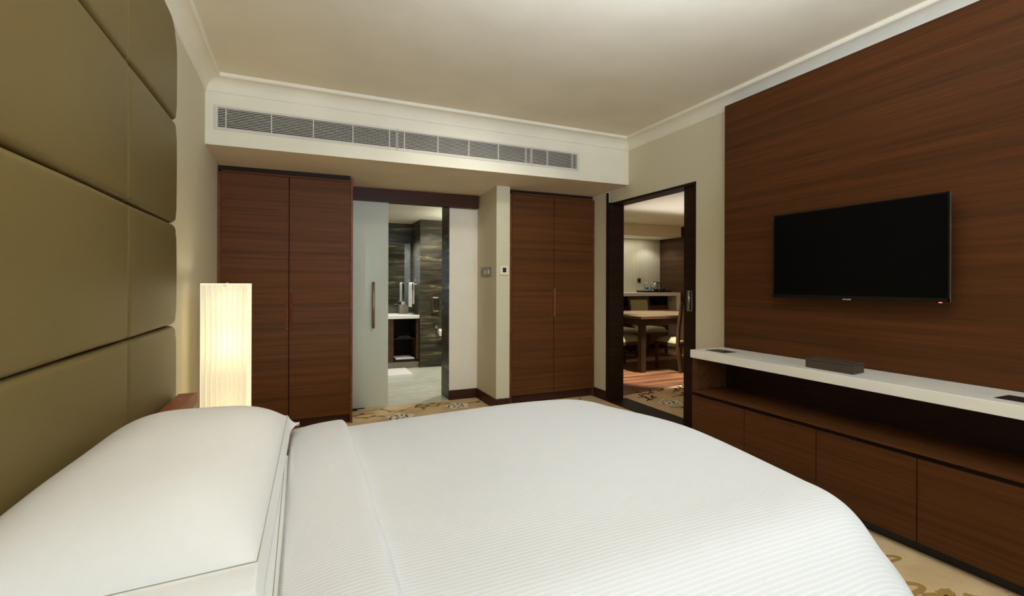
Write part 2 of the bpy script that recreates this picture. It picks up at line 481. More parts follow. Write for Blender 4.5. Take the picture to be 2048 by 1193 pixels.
# baseboards
H = .098
struct(BX('baseboard_far', 'wood_base', None, (BX1, XB, YB - .014, YB, 0, H), (XL, BX0, YB - .014, YB, 0, H), bevel=.002))
struct(BX('baseboard_block', 'wood_base', None, (XB - .014, XB, YBL - .014, YB, 0, H), (XB, 1.8515, YBL - .014, YBL, 0, H), bevel=.002))
struct(BX('baseboard_right', 'wood_base', None, (2.871, 2.885, 4.10, 4.32, 0, H), bevel=.002))
struct(BX('baseboard_left', 'wood_base', None, (XL, XL + .014, 2.7, 4.3, 0, H), bevel=.002))

# ------------------------------------------------------------------ bathroom shell
struct(BX('floor_bathroom', 'marble_floor', None, (XL - .1, 3.1, 4.77, 7.45, -.05, 0), bevel=0), 'pale marble bathroom floor')
struct(BX('trim_2', 'marble_floor', None, (BX0, BX1, 4.745, 4.95, -.02, .004), bevel=.001), 'marble door threshold')
struct(BX('ceiling_bathroom', 'white', None, (XL, 3.0, 4.95, 7.4, 2.117, 2.15), bevel=0))
struct(BX('wall_bathroom_column', 'travertine', None, (1.561, 3.0, 6.756, 7.45, 0, 2.117), bevel=0), 'dark travertine wall beside the vanity')
struct(BX('wall_bathroom_back', 'travertine', None, (XL, 1.561, 7.335, 7.45, 0, 2.117), bevel=0))
struct(BX('wall_bathroom_right', 'travertine', None, (2.95, 3.05, 4.95, 6.76, 0, 2.117), bevel=0))
struct(BX('wall_bathroom_left', 'travertine', None, (XL - .12, XL + .002, 4.95, 7.4, 0, 2.117), bevel=0))
struct(BX('wall_bathroom_front', 'travertine', None, (XL, BX0, 4.95, 4.96, 0, 2.117), (BX1, 3.0, 4.95, 4.96, 0, 2.117), bevel=0))
# marble reveal of the bathroom doorway
struct(BX('trim_3', 'travertine', None, (BX1 - .004, BX1 + .004, YB - .001, 5.02, 0, 2.1), (BX0 - .004, BX0 + .004, YB - .001, 4.97, 0, 2.1), bevel=0), 'dark marble reveal of the bathroom doorway')

# ------------------------------------------------------------------ dining room shell
struct(BX('floor_dining', 'wood_floor', None, (XE, 7.3, 2.0, 8.2, -.06, -.004), bevel=0), 'reddish wood strip floor of the dining room')
struct(BX('ceiling_dining', 'ceiling', None, (XE, 7.4, 2.0, 8.2, 2.30, 2.35), bevel=0))
struct(BX('wall_dining_back', 'wallpaper_dining', None, (XE, 7.4, 7.62, 7.75, 0, 2.35), bevel=0))
struct(BX('wall_dining_right', 'wood_brown', None, (6.66, 6.80, 6.96, 7.62, 0, 2.3), bevel=.002), 'wood panelled side wall of the dining niche')
struct(BX('wall_dining_side', 'wallpaper', None, (7.2, 7.3, 2.0, 7.7, 0, 2.35), bevel=0))
struct(BX('wall_dining_near', 'wallpaper', None, (XE, 7.3, 1.9, 2.0, 0, 2.35), bevel=0))
struct(BX('wall_dining_left', 'wallpaper', None, (XE - .02, XE + .001, 4.9, 7.7, 0, 2.35), bevel=0))
struct(BX('wall_dining_soffit', 'white', None, (XE, 6.63, 7.0, 7.62, 2.10, 2.19), (XE, 6.62, 6.99, 7.05, 2.10, 2.3), bevel=0), 'white bulkhead over the dining room sideboard')

# ------------------------------------------------------------------ sliding wooden door and its frame (right wall)
struct(BX('trim_4', 'wood_dark', None,
          (2.884, XE, OY1 - .02, OY1 + .036, 0, OZ), (2.878, 2.887, OY1 + .0, OY1 + .034, 0, 2.14),
          (XR - .003, XE, OY0, OY1, OZ - .022, OZ),
          (XR - .003, 2.935, OY0 - .002, OY0 + .012, 0, OZ), (3.03, XE, OY0 - .002, OY0 + .012, 0, OZ), bevel=.001), 'dark wood lining of the dining room doorway')
struct(BX('trim_5', 'wood_dark', None, (2.87, 3.13, OY0, OY1 + .03, -.01, .006), bevel=.001), 'dark wood threshold')
door2 = struct(BX('door_2', 'wood_dark', None, (2.95, 2.99, OY0 - .9, 3.083, .012, OZ - .01), bevel=.002), 'dark wood sliding door mostly inside its wall pocket')
BX('pull_plate', 'metal', door2, (2.946, 2.951, 2.985, 3.045, .978, .985), (2.946, 2.951, 2.985, 3.045, 1.144, 1.151), (2.946, 2.951, 2.985, 2.993, .978, 1.151), (2.946, 2.951, 3.037, 3.045, .978, 1.151))
BX('pull_recess', 'rubber', door2, (2.949, 2.951, 2.99, 3.04, .984, 1.146), bevel=0)
g = G(); g.tube([(2.946, 3.02, .985), (2.946, 3.02, 1.145)], .006, 10); g.obj('pull_bar', 'chrome', door2, smooth=True)

# ------------------------------------------------------------------ bathroom sliding door
rail = struct(BX('trim_6', 'wood_base', None, (.413, 1.694, 4.69, YB, 1.983, 2.128), bevel=.002), 'brown wooden fascia hiding the sliding door rail')
door1 = struct(BX('door_1', 'frosted', None, (.38, .777, 4.708, 4.720, .018, 1.99), bevel=.001), 'frosted glass sliding door')
g = G()
for yy in (4.672,):
    g.tube([(.634, yy, .775), (.634, yy, 1.215)], .013, 14)
    for z in (.84, 1.15): g.tube([(.634, yy, z), (.634, 4.708, z)], .006, 8)
g.obj('door_handle', 'bronze', door1, smooth=True)
BX('floor_guide', 'rubber', door1, (.42, .49, 4.685, 4.705, 0, .022))

# ------------------------------------------------------------------ wardrobes


def wardrobe(name, label, x0, x1, y, xd0, xm, xd1, zt, zf, hz0, hz1, zbase, top, depth, loc):
    t = thing(name, label, 'wardrobe', loc)
    # carcass with inner depth, front frame and plinth
    BX('side_panel', 'wood_edge', t, (x0, xd0 - .002, y, y + depth, 0, top(0)))
    BX('side_panel', 'wood_edge', t, (xd1 + .002, x1, y - .004, y + depth, 0, top(1)))
    BX('back_panel', 'wood_x', t, (xd0, xd1, y + depth - .02, y + depth, zbase, zf))
    BX('plinth', 'wood_base', t, (xd0 - .001, xd1 + .001, y + .03, y + .05, 0, zbase))
    BX('top_rail', 'wood_x', t, (xd0 - .001, xd1 + .001, y, y + depth, zt + .003, zt + .020))
    BX('fascia', 'wood_dark', t, (x0 + .004, xd1 + .0, y + .006, y + .03, zt + .020, zf))
    for k, (a, b) in enumerate(((xd0, xm - .003), (xm + .003, xd1))):
        # each door is three pieces round a routed finger pull at the meeting edge
        pw = .0235
        if k == 0: nb = [(a, b - pw, y, y + .02, zbase + .003, zt), (b - pw, b, y, y + .02, zbase + .003, hz0), (b - pw, b, y, y + .02, hz1, zt)]
        else: nb = [(a + pw, b, y, y + .02, zbase + .003, zt), (a, a + pw, y, y + .02, zbase + .003, hz0), (a, a + pw, y, y + .02, hz1, zt)]
        d = BX('door', 'wood_x', t, *nb, bevel=0)
        h0, h1 = (b - pw + .001, b) if k == 0 else (a, a + pw - .001)
        g = G()
        dy = (.003, .014) if k == 0 else (.014, .003)
        g.hexa([(h0, y + dy[0], hz0 + .001), (h1, y + dy[1], hz0 + .001), (h1, y + .019, hz0 + .001), (h0, y + .019, hz0 + .001),
                (h0, y + dy[0], hz1 - .001), (h1, y + dy[1], hz1 - .001), (h1, y + .019, hz1 - .001), (h0, y + .019, hz1 - .001)])
        g.obj('finger_pull', 'wood_edge', d)
    return t


YW = 4.312
wardrobe('wardrobe', 'wide two-door walnut wardrobe at left, behind the glowing lamp', XL + .001, .411, YW, -.569, -.087, .388, 2.066, 2.125, .812, 1.112, .075,
         lambda s: 2.07 if s == 0 else 2.105, .44, (-.09, YW + .2, 0))
wardrobe('wardrobe', 'narrower two-door walnut wardrobe between thermostat block and dining doorway', 1.853, 2.884, 4.322, 1.918, 2.39, 2.862, 2.092, 2.136, .863, 1.163, .085,
         lambda s: 2.10, .42, (2.39, 4.52, 0))

# ------------------------------------------------------------------ air grille: three framed sections
t = thing('air_grille', 'long white slatted air grille set in the bulkhead face', 'air vent', ((GX0 + GX1) / 2, YS, GZ0))
secs = [(GX0, .686), (.690, 1.861), (1.865, GX1)]
mull = [-.471, -.192, .083, .359, .630, .746, 1.017, 1.281, 1.547, 1.809, 2.023, 2.283]
NS = 12
slat_me = {}
for (a, b) in secs:
    f = .016
    BX('frame', 'grille', t, (a, b, YS - .006, YS + .02, GZ0, GZ0 + f), (a, b, YS - .006, YS + .02, GZ1 - f, GZ1),
       (a, a + (.022 if a == GX0 else .004), YS - .0055, YS + .02, GZ0 + f, GZ1 - f), (b - (.022 if b == GX1 else .004), b, YS - .0055, YS + .02, GZ0 + f, GZ1 - f), bevel=0)
    for k in range(NS):
        z = GZ0 + f + (k + .5) * (GZ1 - GZ0 - 2 * f) / NS
        g = G(); g.hexa([(a, YS - .002, z - .0031), (b, YS - .002, z - .0031), (b, YS + .005, z - .0026), (a, YS + .005, z - .0026),
                         (a, YS - .002, z + .0010), (b, YS - .002, z + .0010), (b, YS + .005, z + .0014), (a, YS + .005, z + .0014)])
        g.obj('slat', 'grille', t)
for x in mull: BX('mullion', 'grille', t, (x - .003, x + .003, YS - .004, YS + .02, GZ0 + .01, GZ1 - .01), bevel=0)

# ------------------------------------------------------------------ TV wall panel, TV
XP = 2.82
tag(BX('wall_panel', 'wood_y', None, (XP, XR, -2.2, 2.546, .05, ZK - .001), bevel=.001), 'huge walnut veneer panel cladding the wall behind the television', 'wall panel')
TVX = XP - .08
t = thing('television', 'large flat black television mounted on the walnut wall panel', 'television', (XP - .03, 1.645, 1.118))
BX('housing', 'bezel', t, (TVX + .006, TVX + .03, 1.200, 2.088, 1.128, 1.632), bevel=.004)
BX('housing', 'bezel', t, (TVX + .03, XP - .02, 1.4, 1.9, 1.2, 1.55), bevel=.01)
BX('wall_bracket', 'rubber', t, (XP - .021, XP, 1.5, 1.8, 1.25, 1.5))
# slightly larger at its left, as the photo shows a tilted glass front
BX('bezel', 'bezel', t, (TVX, TVX + .006, 1.192, 2.095, 1.1215, 1.140), (TVX, TVX + .006, 1.192, 2.095, 1.629, 1.636), (TVX, TVX + .006, 1.192, 1.200, 1.1215, 1.636), (TVX, TVX + .006, 2.087, 2.095, 1.1215, 1.636), bevel=.001)
BX('screen', 'screen', t, (TVX + .001, TVX + .007, 1.199, 2.088, 1.139, 1.630), bevel=0)
BX('side_trim', 'metal', t, (TVX + .001, TVX + .010, 1.1905, 1.1918, 1.122, 1.636), bevel=0)
BX('side_trim', 'metal', t, (TVX + .001, TVX + .010, 2.0952, 2.0962, 1.60, 1.636), bevel=0)
g = G(); g.hexa([(TVX - .001, 1.62, 1.118), (TVX - .001, 1.672, 1.118), (TVX + .012, 1.672, 1.118), (TVX + .012, 1.62, 1.118), (TVX - .001, 1.618, 1.1235), (TVX - .001, 1.674, 1.1235), (TVX + .012, 1.674, 1.1235), (TVX + .012, 1.618, 1.1235)])
tab = g.obj('logo_tab', 'bezel', t)


def text(body, name, parent, loc, rot, size, mat, ext=.0004):
    cu = bpy.data.curves.new(name, 'FONT'); cu.body = body; cu.size = size; cu.extrude = ext; cu.align_x = 'CENTER'; cu.align_y = 'CENTER'
    o = bpy.data.objects.new(name, cu); COL.objects.link(o)
    dg = bpy.context.evaluated_depsgraph_get(); me = bpy.data.meshes.new_from_object(o.evaluated_get(dg))
    bpy.data.objects.remove(o)
    o = bpy.data.objects.new(name, me); COL.objects.link(o); me.materials.clear(); me.materials.append(M[mat])
    off = Vector((0, 0, 0)); q = parent
    while q is not None: off += q.location; q = q.parent
    o.parent = parent; o.location = Vector(loc) - off; o.rotation_euler = rot
    return o


text('SAMSUNG', 'lettering', t, (TVX - .0016, 1.646, 1.1208), (PI / 2, 0, -PI / 2), .0095, 'print_white')
BX('standby_light', 'led', t, (TVX - .0005, TVX + .004, 1.222, 1.234, 1.1175, 1.1214), bevel=0)

# ------------------------------------------------------------------ media console
XF = 2.497
t = thing('media_console', 'long low walnut console under the television, open shelf above drawers', 'console', (2.66, 1.0, 0))
CY0, CY1 = -1.3, 2.53
BX('carcass', 'wood_y', t, (XF + .022, XP - .002, CY0, CY1, .06, .435))
BX('shelf', 'wood_y', t, (XF, XP - .002, CY0, CY1, .452, .469), bevel=.001)
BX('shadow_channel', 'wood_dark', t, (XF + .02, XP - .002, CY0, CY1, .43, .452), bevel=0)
BX('side_panel', 'wood_y', t, (XF + .002, XP - .002, CY1 - .022, CY1, .469, .690))
BX('side_panel', 'wood_y', t, (XF + .002, XP - .002, CY0, CY0 + .022, .469, .690))
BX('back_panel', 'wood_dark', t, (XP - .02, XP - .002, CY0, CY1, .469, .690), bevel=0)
BX('plinth', 'rubber', t, (XF + .055, XP - .002, CY0 + .02, CY1 - .02, 0, .06), bevel=0)
ds = [CY1, 2.101, 1.654, 1.202, .75, .30, -.15, -.6, CY0]
for a, b in zip(ds[:-1], ds[1:]):
    BX('drawer', 'wood_y', t, (XF, XF + .02, b + .0022, a - .0022, .061, .430), bevel=.0008)
g = G(); g.box(XF - .001, XP - .001, CY0, 2.546, .690, .744)
tag(g.obj('countertop', 'stone_top', None, bevel=.0025), 'thick white solid-surface slab topping the walnut console', 'countertop')
# flush black hinged boxes in the slab
for (pts, lab) in (([(2.569, 2.486), (2.690, 2.500), (2.696, 2.344), (2.566, 2.312)], 'dark flush socket hatch at the far end of the white slab'),
                   ([(2.583, .975), (2.698, .985), (2.698, .83), (2.583, .82)], 'dark flush socket hatch near the right frame edge of the white slab')):
    x0 = 2.572; x1 = 2.692; y1 = pts[0][1]; y0 = pts[2][1] - .02
    h = thing('socket_hatch', lab, 'socket', ((x0 + x1) / 2, (y0 + y1) / 2, .744))
    BX('lid', 'rubber', h, (x0 + .004, x1 - .004, y0 + .05, y1 - .004, .7435, .7462), bevel=.0005)
    BX('outlet', 'rubber', h, (x0 + .004, x1 - .004, y0 + .004, y0 + .046, .7435, .7458), bevel=.0005)
    BX('rim', 'bezel', h, (x0, x1, y0, y1, .7425, .7448), bevel=0)
    BX('release_button', 'chrome', h, (2.645, 2.655, y0 + .055, y0 + .062, .746, .747), bevel=0)
# leather box
t = thing('storage_box', 'small dark brown leather covered box on the white console slab', 'box', (2.62, 1.63, .7445))
g = G(); g.hexa([(2.562, 1.757, .7445), (2.562, 1.505, .7445), (2.678, 1.522, .7445), (2.678, 1.757, .7445),
                 (2.562, 1.757, .787), (2.562, 1.505, .787), (2.678, 1.522, .787), (2.678, 1.757, .787)])
g.obj('body', 'leather', t, bevel=.0015)
g = G(); g.hexa([(2.561, 1.758, .788), (2.561, 1.504, .788), (2.679, 1.521, .788), (2.679, 1.758, .788),
                 (2.561, 1.758, .797), (2.561, 1.504, .797), (2.679, 1.521, .797), (2.679, 1.758, .797)])
g.obj('lid', 'leather', t, bevel=.002)

# ------------------------------------------------------------------ headboard
t = thing('headboard', 'tall olive gold upholstered headboard of padded rectangular panels', 'headboard', (XL, 1.29, 0))
rows = [(.54, 1.006), (1.006, 1.472), (1.472, 1.947), (1.947, 2.412)]
cols = [(-.1, .60), (.60, 1.995), (1.995, 2.70)]
HX0, HX1 = XL + .001, -.523


def pad(y0, y1, z0, z1):
    g = G()
    r = .017

    def f(u, v, side=1):
        # denser spacing toward the edges
        du = .5 - .5 * math.cos(PI * u); dv = .5 - .5 * math.cos(PI * v)
        y = y0 + du * (y1 - y0); z = z0 + dv * (z1 - z0)
        ey = min(y - y0, y1 - y) / r; ez = min(z - z0, z1 - z) / r
        if y1 > 2.6 and y1 - y < y - y0: ey = (y1 - y) / .036
        ey = min(1, ey); ez = min(1, ez)
        ey, ez = min(1, ey), min(1, ez)
        hy, hz = math.sqrt(max(0, 1 - (1 - ey) ** 2)), math.sqrt(max(0, 1 - (1 - ez) ** 2))
        dy_ = .042 if (y1 > 2.6 and y1 - y < y - y0) else .006
        # rounded outline corners: pull corner points in
        outer = y1 > 2.6 and y1 - y < y - y0
        R_ = (.15 if (z1 > 2.4 and z1 - z < z - z0) else .075) if outer else .012
        py_ = min(y - y0, y1 - y); pz_ = min(z - z0, z1 - z)
        if py_ < R_ and pz_ < R_:
            a_, b_ = (R_ - py_) / R_, (R_ - pz_) / R_
            m_ = max(a_, b_); L_ = math.hypot(a_, b_)
            if L_ > 0:
                f_ = m_ / L_
                cyd = 1 if y - y0 < y1 - y else -1; czd = 1 if z - z0 < z1 - z else -1
                y += cyd * a_ * (1 - f_) * R_; z += czd * b_ * (1 - f_) * R_
        belly = .008 * math.sin(PI * du) ** .6 * math.sin(PI * dv) ** .6
        # soft hand-made waviness along the seams
        y += .0015 * math.sin(z * 9 + y0 * 5); z += .001 * math.sin(y * 7 + z0 * 9)
        return (max(HX0 + .004, HX1 - .008 - dy_ * (1 - hy) - .024 * (1 - hz) + belly), y, z)
    g.grid(44, 30, f)
    # sides back to the board
    bnd = [e for e in g.bm.edges if e.is_boundary]
    r_ = bmesh.ops.extrude_edge_only(g.bm, edges=bnd)
    for v in r_['geom']:
        if isinstance(v, bmesh.types.BMVert): v.co.x = HX0 + .002
    return g.obj('upholstered_panel', 'hb', t, smooth=True)


for (z0, z1) in rows:
    for (y0, y1) in cols: pad(y0 + .0015, y1 - .0015, z0 + .0015, z1 - .0015)
BX('backing_board', 'wood_dark', t, (XL + .0005, HX0 + .02, -.08, 2.68, .3, 2.39), bevel=0)

# ------------------------------------------------------------------ bed
t = thing('bed', 'large bed with white mattress in front of the upholstered headboard', 'bed', (.4, 1.33, 0))
BX('base', 'wood_edge', t, (-.50, 1.2, .82, 1.88, .06, .30), bevel=.01)
BX('mattress', 'linen', t, (-.515, 1.22, .78, 1.90, .30, .615), bevel=.04, seg=4)
BX('headboard_ledge', 'wood_ledge', t, (-.511, -.437, 2.0, 2.62, .643, .691), bevel=.003)
BX('bedside_body', 'wood_x', t, (-.508, -.45, 2.05, 2.60, .0, .643), bevel=.003)

# duvet: cloth coordinates over an inner core rectangle, then down the drape profile
PR = [(0, 0, 0), (.10, .10, 0), (.17, .168, .010), (.205, .198, .030), (.285, .240, .095), (.44, .335, .222), (.62, .40, .39), (.76, .435, .53)]  # (arc, radial, drop)


def prof_at(s):
    for (a, r0, d0), (b, r1, d1) in zip(PR[:-1], PR[1:]):
        if s <= b:
            k = (s - a) / (b - a); k2 = k
            return r0 + (r1 - r0) * k2, d0 + (d1 - d0) * k2
    return PR[-1][1], PR[-1][2]


# smooth version of the profile (averaged)
def prof_s(s):
    R = D = 0; n = 7
    for i in range(n):
        q = s + (i - 3) * .018; a, b = prof_at(q) if q > 0 else (q, 0); R += a; D += b
    return R / n, D / n


CX1, CY0_, CY1_ = 1.155, .90, 1.79


def duvet_pt(px, py, off=0.0):
    bow = .055 * math.sin(PI * min(1, max(0, (py - CY0_) / (CY1_ - CY0_)))) if px > .6 else 0
    cx = min(px, CX1); cy = min(max(py, CY0_), CY1_)
    vx, vy = px - cx, py - cy
    s = math.hypot(vx, vy)
    ztop = .656 + .024 * math.exp(-((px - .85) / .45) ** 2) * math.exp(-((py - 1.75) / .55) ** 2) + .006 * math.exp(-((px - .5) / .3) ** 2 - ((py - 1.1) / .35) ** 2)
    ztop += .0022 * math.sin(px * 7 + py * 3) + .0018 * math.sin(py * 9 - px * 4)
    if s < 1e-6: x, y, z, nx, ny, nz = px, py, ztop, 0, 0, 1
    else:
        r, d = prof_s(s); r2, d2 = prof_s(s + .01)
        dx, dy = vx / s, vy / s
        amp = max(0, min(1, (s - .25) / .3))
        ang = px * 9 + py * 8
        r += amp * .014 * math.sin(ang) + amp * .007 * math.sin(ang * 2.3 + 1)
        x, y, z = cx + dx * r, cy + dy * r, ztop - d
        tr, td = r2 - prof_s(s)[0], -(d2 - d); L = math.hypot(tr, td) or 1
        nx, ny, nz = dx * (-td / L), dy * (-td / L), tr / L
    fk = min(1, max(0, (py - 1.35) / .5)); bow -= .05 * fk * fk * (3 - 2 * fk)
    x += bow * min(1, max(0, (px - .6) / .6))
    return Vector((x + nx * off, y + ny * off, z + nz * off))


E_ = .74
PX0, PX1, PY0, PY1 = -.028, CX1 + E_, CY0_ - E_, CY1_ + E_
def _nose(px, off0):
    # the turned edge of the duvet rounds down toward the mattress
    k = max(0, min(1, (px - PX0) / .03)); return off0 - .03 * (1 - math.sqrt(1 - (1 - k) ** 2))


g = G()
nu, nv = 190, 200
g.grid(nu, nv, lambda u, v: duvet_pt(PX0 + u * (PX1 - PX0), PY0 + v * (PY1 - PY0), _nose(PX0 + u * (PX1 - PX0), 0) if u < .1 else 0), lambda u, v: (PX0 + u * (PX1 - PX0), PY0 + v * (PY1 - PY0)))
du = g.obj('duvet', 'duvet', None, smooth=True)
md = du.modifiers.new('thick', 'SOLIDIFY'); md.thickness = .018; md.offset = -1
tag(du, 'white finely ribbed duvet spread over the bed, hanging at its foot', 'duvet')
# turned-back cuff across the head end
g = G()


def cuff(u, v):
    # u runs round the cross-section: under the nose, over the top, down at the right-hand edge
    W0, W1 = -.034, .158
    py = PY0 + .02 + v * (PY1 - PY0 - .04)
    wob = .004 * math.sin(py * 6) + .003 * math.sin(py * 15)
    if u < .25:
        a = (u / .25); ang = -PI / 2 + a * PI
        px = W0 + .012 - .012 * math.cos(ang); off = -.006 + .018 * math.sin(ang)
    elif u < .8:
        k = (u - .25) / .55; px = W0 + .012 + k * (W1 - W0 - .028); off = .012 + .0195 * k + .006 * math.sin(PI * k) + .002 * math.sin(py * 11 + k * 3)
    else:
        k = (u - .8) / .2; ang = PI / 2 * (1 - k)
        px = W1 - .016 + .024 * math.cos(ang); off = -.002 + .0315 * math.sin(ang)
    if u >= .25: px += wob * (u - .25)
    p = duvet_pt(px, py, off)
    p.x += .012 * max(0, (1.2 - py)) * (u > .8) * 0
    return p


g.grid(40, 200, cuff, lambda u, v: (u * .2, PY0 + v * (PY1 - PY0)))
g.obj('turned_back_cuff', 'duvet', du, smooth=True, label='folded-back ribbed cuff of the duvet')


def pillow(name, label, X0, X1, Y0, Y1, ze, top, bot, fl, drop, skew=0, zback=0, stitches=True, tip=False, px=2.8, py=4.0):
    """seam rectangle X0..X1 x Y0..Y1 at height ze; flange beyond it; stitched line along the seam"""
    t = thing(name, label, 'pillow', ((X0 + X1) / 2, (Y0 + Y1) / 2, ze - bot), 'stacked bed pillows')

    def P(a, b, s):
        # a,b in [-1-d,1+d]
        ca, cb = max(-1, min(1, a)), max(-1, min(1, b))
        h = (max(0, 1 - abs(ca) ** px)) ** .62 * (max(0, 1 - abs(cb) ** py)) ** .62
        x = (X0 + X1) / 2 + ca * (X1 - X0) / 2 + skew * cb; y = (Y0 + Y1) / 2 + cb * (Y1 - Y0) / 2
        z = ze + (top if s > 0 else -bot) * h + (zback * (1 - ca) / 2)
        z += .003 * math.sin(x * 17 + y * 5) * h + .0025 * math.sin(y * 13 - x * 9) * h
        if a > 1:
            k = (a - 1) / .1; fw = max(0, (cb - .80) / .20) if tip else 0
            x += (.012 + .026 * fw * fw) * k; z -= drop * (1 - .35 * fw) * k + (.012 * math.sin(k * 3) * fw)
        if abs(b) > 1:
            k = (abs(b) - 1) / .1; y += (1 if b > 0 else -1) * fl * k; z -= drop * .55 * k * k
            if a > 1: z -= .006 * k
        if s < 0: z -= .0025
        return Vector((x, y, z))

    for s, nm in ((1, 'pillowcase'),):
        g = G()
        us = [-1 + 2 * (.5 - .5 * math.cos(PI * i / 40)) for i in range(41)] + [1 + .1 * i / 5 for i in range(1, 6)]
        vs = [-1.1 + .1 * i / 5 for i in range(5)] + [-1 + 2 * (.5 - .5 * math.cos(PI * i / 60)) for i in range(61)] + [1 + .1 * i / 5 for i in range(1, 6)]
        for side in (1, -1):
            V = [[g.bm.verts.new(P(a, b, side)) for b in vs] for a in us]
            for i in range(len(us) - 1):
                for j in range(len(vs) - 1):
                    q = (V[i][j], V[i + 1][j], V[i + 1][j + 1], V[i][j + 1])
                    g.bm.faces.new(q if side > 0 else q[::-1])
            if side > 0: VT = V
            else: VB = V
        # close the rim
        nI, nJ = len(us), len(vs)
        rim = [(i, 0) for i in range(nI)] + [(nI - 1, j) for j in range(1, nJ)] + [(i, nJ - 1) for i in range(nI - 2, -1, -1)] + [(0, j) for j in range(nJ - 2, 0, -1)]
        for k in range(len(rim)):
            a, b = rim[k], rim[(k + 1) % len(rim)]
            g.bm.faces.new((VT[a[0]][a[1]], VT[b[0]][b[1]], VB[b[0]][b[1]], VB[a[0]][a[1]]))
        g.obj(nm, 'linen', t, smooth=True)
    if stitches:
        g = G()
        n = 60
        pts = [P(-1 + 2 * i / n, -1, 1) for i in range(n + 1)] + [P(1, -1 + 2 * i / n, 1) for i in range(1, n + 1)] + [P(1 - 2 * i / n, 1, 1) for i in range(1, n + 1)]
        g.tube([p + Vector((.0, 0, .0006)) for p in pts], .0011, 6)
        g.obj('stitched_seam', 'stitch', t, smooth=True, label='thin grey stitched border line')
    return t


pillow('pillow', 'white pillow lying lower in the stack against the headboard', -.505, -.042, .70, 1.655, .662, .034, .045, .035, .010)
pillow('pillow', 'plump white pillow on top of the stack with grey stitched border', -.510, -.052, .885, 1.815, .742, .112, .042, .060, .036, skew=.012, zback=-.012, tip=True)

# ------------------------------------------------------------------ floor lamp
LX0, LX1, LY0, LY1 = -.50, -.275, 3.08, 3.305
LZ0, LZ1 = .30, 1.195
t = thing('floor_lamp', 'glowing square column floor lamp with pleated cream fabric shade beside bed', 'lamp', ((LX0 + LX1) / 2, (LY0 + LY1) / 2, 0))
cxm, cym = (LX0 + LX1) / 2, (LY0 + LY1) / 2
g = G()
n = 9
# four pleated walls
for (ax, ay, bx, by) in ((LX0, LY0, LX1, LY0), (LX1, LY0, LX1, LY1), (LX1, LY1, LX0, LY1), (LX0, LY1, LX0, LY0)):
    nx, ny = (by - ay), -(bx - ax); L = math.hypot(nx, ny); nx /= L; ny /= L
    pts = []
    for i in range(n):
        for k, o in ((0, 0), (.82, 0), (.88, -.003), (.97, -.003)):
            q = (i + k) / n; pts.append((ax + (bx - ax) * q + nx * o, ay + (by - ay) * q + ny * o))
    pts.append((bx, by))
    for p, q in zip(pts[:-1], pts[1:]):
        v = [g.bm.verts.new((p[0], p[1], LZ0)), g.bm.verts.new((q[0], q[1], LZ0)), g.bm.verts.new((q[0], q[1], LZ1)), g.bm.verts.new((p[0], p[1], LZ1))]
        g.bm.faces.new(v)
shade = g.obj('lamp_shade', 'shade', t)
# raised vertical pleat folds, their brightness put in as extra glow
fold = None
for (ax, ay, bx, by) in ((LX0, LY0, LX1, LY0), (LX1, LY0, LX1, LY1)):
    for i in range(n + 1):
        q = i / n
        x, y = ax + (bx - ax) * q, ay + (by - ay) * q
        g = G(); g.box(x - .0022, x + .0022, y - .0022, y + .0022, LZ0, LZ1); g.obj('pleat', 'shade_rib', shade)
BX('shade_rim', 'shade_rib', t, (LX0 - .002, LX1 + .002, LY0 - .003, LY0 + .001, LZ1 - .006, LZ1 + .003), (LX0 - .002, LX1 + .002, LY1 - .001, LY1 + .003, LZ1 - .006, LZ1 + .003),
   (LX0 - .003, LX0 + .001, LY0, LY1, LZ1 - .006, LZ1 + .003), (LX1 - .001, LX1 + .003, LY0, LY1, LZ1 - .006, LZ1 + .003), bevel=.001)
g = G(); g.lathe([(.11, 0), (.11, .012), (.10, .018), (.014, .02), (.010, .03), (.010, 1.185), (.010, 1.19)], cxm, cym, 24); g.obj('base', 'metal', t, smooth=False)
g = G(); g.box(LX0, LX1, cym - .004, cym + .004, 1.183, 1.188); g.box(cxm - .004, cxm + .004, LY0, LY1, 1.183, 1.188); g.lathe([(.007, 1.188), (.007, 1.2), (.003, 1.206)], cxm, cym, 12)
g.obj('shade_spider', 'metal', t)
for z, e, c in ((.50, 2.0, (1, .74, .36)), (.86, 6.5, (1, .74, .36)), (1.09, 2.2, (1, .88, .62))):
    l = light('lamp_bulb', 'POINT', (cxm + .01, cym, z), e, c, .04)

# ------------------------------------------------------------------ wall fittings
t = thing('light_switch', 'row of three steel switch plates beside the bathroom door', 'switch', (XB, 4.50, 1.32))
for k in range(3):
    y1 = 4.640 - k * .092; y0 = y1 - .088
    p = BX('switch_plate', 'steel_plate', t, (XB - .008, XB, y0, y1, 1.276, 1.364), bevel=.002)
    if k == 0:
        for hb in (((y0 + y1) / 2 - .006, (y0 + y1) / 2 + .006, 1.335, 1.345), (y0 + .02, y0 + .03, 1.30, 1.306), (y1 - .03, y1 - .02, 1.30, 1.306)):
            BX('socket_hole', 'rubber', p, (XB - .009, XB - .0075) + hb, bevel=0)
    else:
        BX('rocker', 'chrome', p, (XB - .012, XB - .007, (y0 + y1) / 2 - .012, (y0 + y1) / 2 + .012, 1.30, 1.34), bevel=.002)
t = thing('thermostat', 'square white thermostat with dark display beside right wardrobe', 'thermostat', (1.788, YBL, 1.33))
BX('housing', 'white', t, (1.746, 1.831, YBL - .014, YBL, 1.288, 1.374), bevel=.004)
BX('display', 'rubber', t, (1.770, 1.807, YBL - .0155, YBL - .0135, 1.311, 1.356), bevel=.001)

